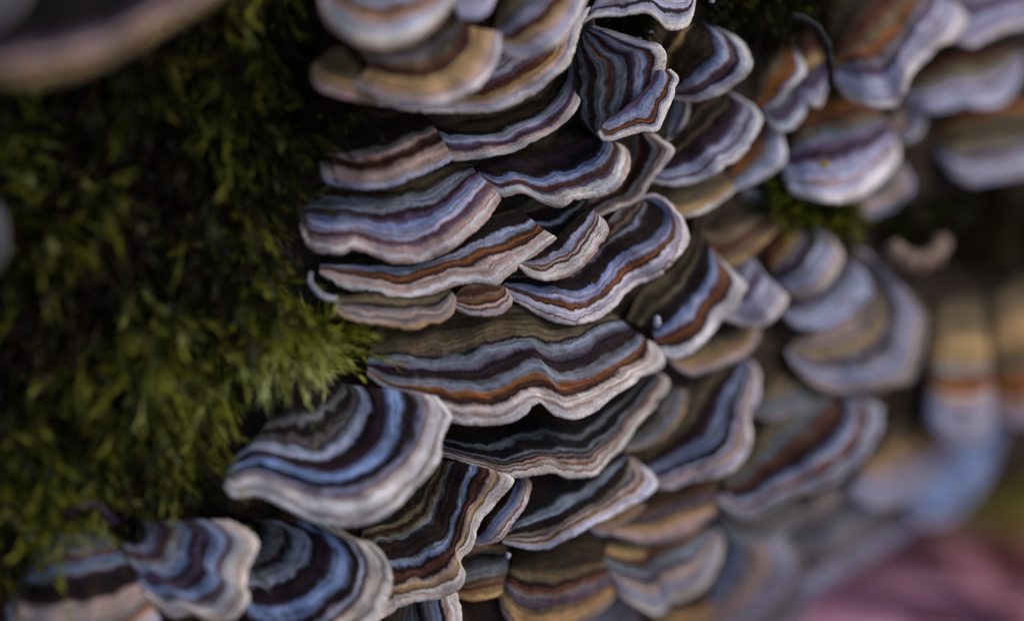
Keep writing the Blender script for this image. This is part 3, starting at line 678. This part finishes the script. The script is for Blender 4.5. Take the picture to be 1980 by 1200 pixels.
def lump(name, px, py, h, size, mat, label, cat, seed, squash=(1, .7, .8)):
    r = np.random.default_rng(seed)
    V, F = [], []
    nu, nv = 18, 12
    for j in range(nv + 1):
        for i in range(nu):
            a = i * 2 * math.pi / nu; b = math.pi * j / nv
            d = np.array([math.sin(b) * math.cos(a), math.sin(b) * math.sin(a), math.cos(b)])
            k = 1 + .16 * math.sin(3 * d[0] + seed) + .12 * math.sin(5 * d[2] + 2 * d[1] + seed * 2) + .05 * math.sin(11 * d[1] + 7 * d[0])
            V.append(d * k * size * np.array(squash))
    for j in range(nv):
        for i in range(nu):
            F.append((j * nu + i, j * nu + (i + 1) % nu, (j + 1) * nu + (i + 1) % nu, (j + 1) * nu + i))
    c = place(px, py, depth(px, py) - h)
    return tag(mesh_obj(name, np.array(V) @ Wn.T + c, F, mat, origin=c), label, cat)

tube('curled_filament', [(601, 528, .006), (600, 545, .008), (612, 562, .009), (628, 574, .009), (648, 578, .008)], .00028, .0005, M_WHITE, 'curled bluish-white filament at the edge of the moss', 'filament')
tube('twig', [(1530, 30, .012), (1568, 44, .013), (1594, 75, .014), (1604, 115, .014), (1608, 168, .012)], .0008, .0007, M_TWIG, 'thin dark curved twig crossing the orange and lavender caps', 'twig')
lump('crumb', 1271, 622, .0085, .0009, M_WHITE, 'tiny white crumb stuck on the dark olive-topped cap', 'crumb', 2, (.9, .6, 1.1))
lump('water_drop', 983, 1073, .004, .00055, M_WHITE, 'tiny bright water drop hanging below the striped tan rim', 'drop', 3, (.9, .9, 1.1))
lump('crumb', 1236, 75, .006, .00045, M_WHITE, 'minute white grain on dark moss beneath the cream scalloped cap', 'crumb', 4)
lump('crumb', 1259, 62, .006, .0004, M_WHITE, 'minute white grain at the rim of the brown tan-streaked cap', 'crumb', 5)
lump('crumb', 1376, 2, .008, .0005, M_WHITE, 'minute white grain lying on the dark green moss', 'crumb', 6)
M_YEL = simple_material('yellow_grain', [(.3, lin((150, 120, 20))), (.7, lin((190, 160, 40)))], 800, .6)
lump('crumb', 1594, 318, .0112, .0008, M_YEL, 'tiny yellow grain on the orange-hearted violet-ringed cap', 'crumb', 7, (1.3, .5, .7))

# small pale bud of young fungus: a curved sausage-like growth
tube('fungus_bud', [(1722, 476, .004), (1738, 496, .007), (1772, 506, .008), (1806, 494, .007), (1822, 466, .004)], .0022, .0017, M_BUD, 'small curved beige fungus bud alone on the dark bark', 'fungus bud', 12)

# ------------------------------------------------------------------ the ground and its leaves
G_Z = -0.13
gs = 60
gx, gy = np.meshgrid(np.linspace(-1, 1, gs), np.linspace(-1, 1, gs), indexing='ij')
gx = np.sign(gx) * np.abs(gx) ** 3 * 40; gy = np.sign(gy) * np.abs(gy) ** 3 * 40
gz = G_Z + .006 * np.sin(gx * 31) * np.cos(gy * 27) - .01 * (np.hypot(gx, gy) > 2)
gi = np.arange(gs * gs).reshape(gs, gs)
gf = np.stack([gi[:-1, :-1], gi[1:, :-1], gi[1:, 1:], gi[:-1, 1:]], -1).reshape(-1, 4)
gnd = mesh_obj('ground', np.stack([gx, gy, gz], -1).reshape(-1, 3), gf, M_SOIL)
tag(gnd, 'soft brown forest floor behind the log', None, kind='structure')

def leaf_material(name, c1, c2):
    return simple_material(name, [(.3, lin(c1)), (.7, lin(c2))], 60, .6, .5, .0006)
LM = {'pink': leaf_material('pink_leaf', (190, 120, 140), (224, 164, 184)), 'olive': leaf_material('olive_leaf', (96, 84, 20), (130, 112, 34)),
      'brown': leaf_material('brown_leaf', (92, 44, 36), (128, 70, 56)), 'mauve': leaf_material('mauve_leaf', (150, 92, 104), (180, 120, 130))}
def ground_at(px, py):
    d = Vector(((px - 990) * TAN, 1, (600 - py) * TAN)); d = W.to_3x3() @ d
    o = cam.matrix_world.translation
    t = (G_Z + .012 - o.z) / d.z
    return o + d * t
def leaf(px, py, size, rot, tilt, kind, label):
    n, m = 16, 7
    V, F = [], []
    for i in range(n + 1):
        t = i / n
        w = .5 * math.sin(math.pi * t ** .8) ** .8 * (1 + .08 * math.sin(t * 40))
        for j in range(m):
            s = (j / (m - 1) - .5) * 2
            V.append(((t - .5) * 1.5, s * w * .62, .10 * abs(s) * w + .12 * math.sin(t * 3 + s)))
    for i in range(n):
        for j in range(m - 1):
            a = i * m + j; F.append((a, a + m, a + m + 1, a + 1))
    V = np.array(V) * size
    c = ground_at(px, py)
    R = np.array((Matrix.Rotation(rot, 3, 'Z') @ Matrix.Rotation(tilt, 3, 'X')))
    root = bpy.data.objects.new('fallen_leaf', None); COL.objects.link(root); root.location = c
    b = mesh_obj('blade', V @ R.T, F, LM[kind], root)
    sol = b.modifiers.new('thick', 'SOLIDIFY'); sol.thickness = .0004
    sv = []
    for i in range(12):
        t = -1.05 + 1.8 * i / 11
        for k in range(6):
            a = k * math.pi / 3
            rr = .010 * (1.2 - i / 11)
            sv.append((t * .78, rr * math.cos(a), .02 + rr * math.sin(a) + .12 * math.sin((t * .52 + .5) * 3)))
    sf = [(i * 6 + k, i * 6 + (k + 1) % 6, i * 6 + 6 + (k + 1) % 6, i * 6 + 6 + k) for i in range(11) for k in range(6)]
    mesh_obj('midrib', (np.array(sv) * size) @ R.T, sf, LM[kind], root)
    tag(root, label, 'leaf', 'fallen leaves on the ground')
leaf(1700, 1120, .06, .3, .3, 'pink', 'pale pink fallen leaf on the ground next to the lowest lavender-grey cap')
leaf(1580, 1210, .06, 1.2, .2, 'pink', 'pink fallen leaf lying beside the dull mauve cap')
leaf(1830, 1080, .055, 2.0, .25, 'mauve', 'mauve-brown fallen leaf between the pink leaf and the olive leaf')
leaf(1950, 990, .06, .8, .3, 'olive', 'olive-yellow fallen leaf on the ground near the powder-blue cap')
leaf(1960, 1100, .045, 2.6, .2, 'brown', 'red-brown fallen leaf on the ground beside the olive-yellow leaf')
leaf(1640, 1130, .06, 2.9, .15, 'pink', 'broad pale pink fallen leaf under the lowest caps of the log')
leaf(1830, 1200, .05, .1, .35, 'mauve', 'dull mauve fallen leaf lying farthest from the fungus caps')
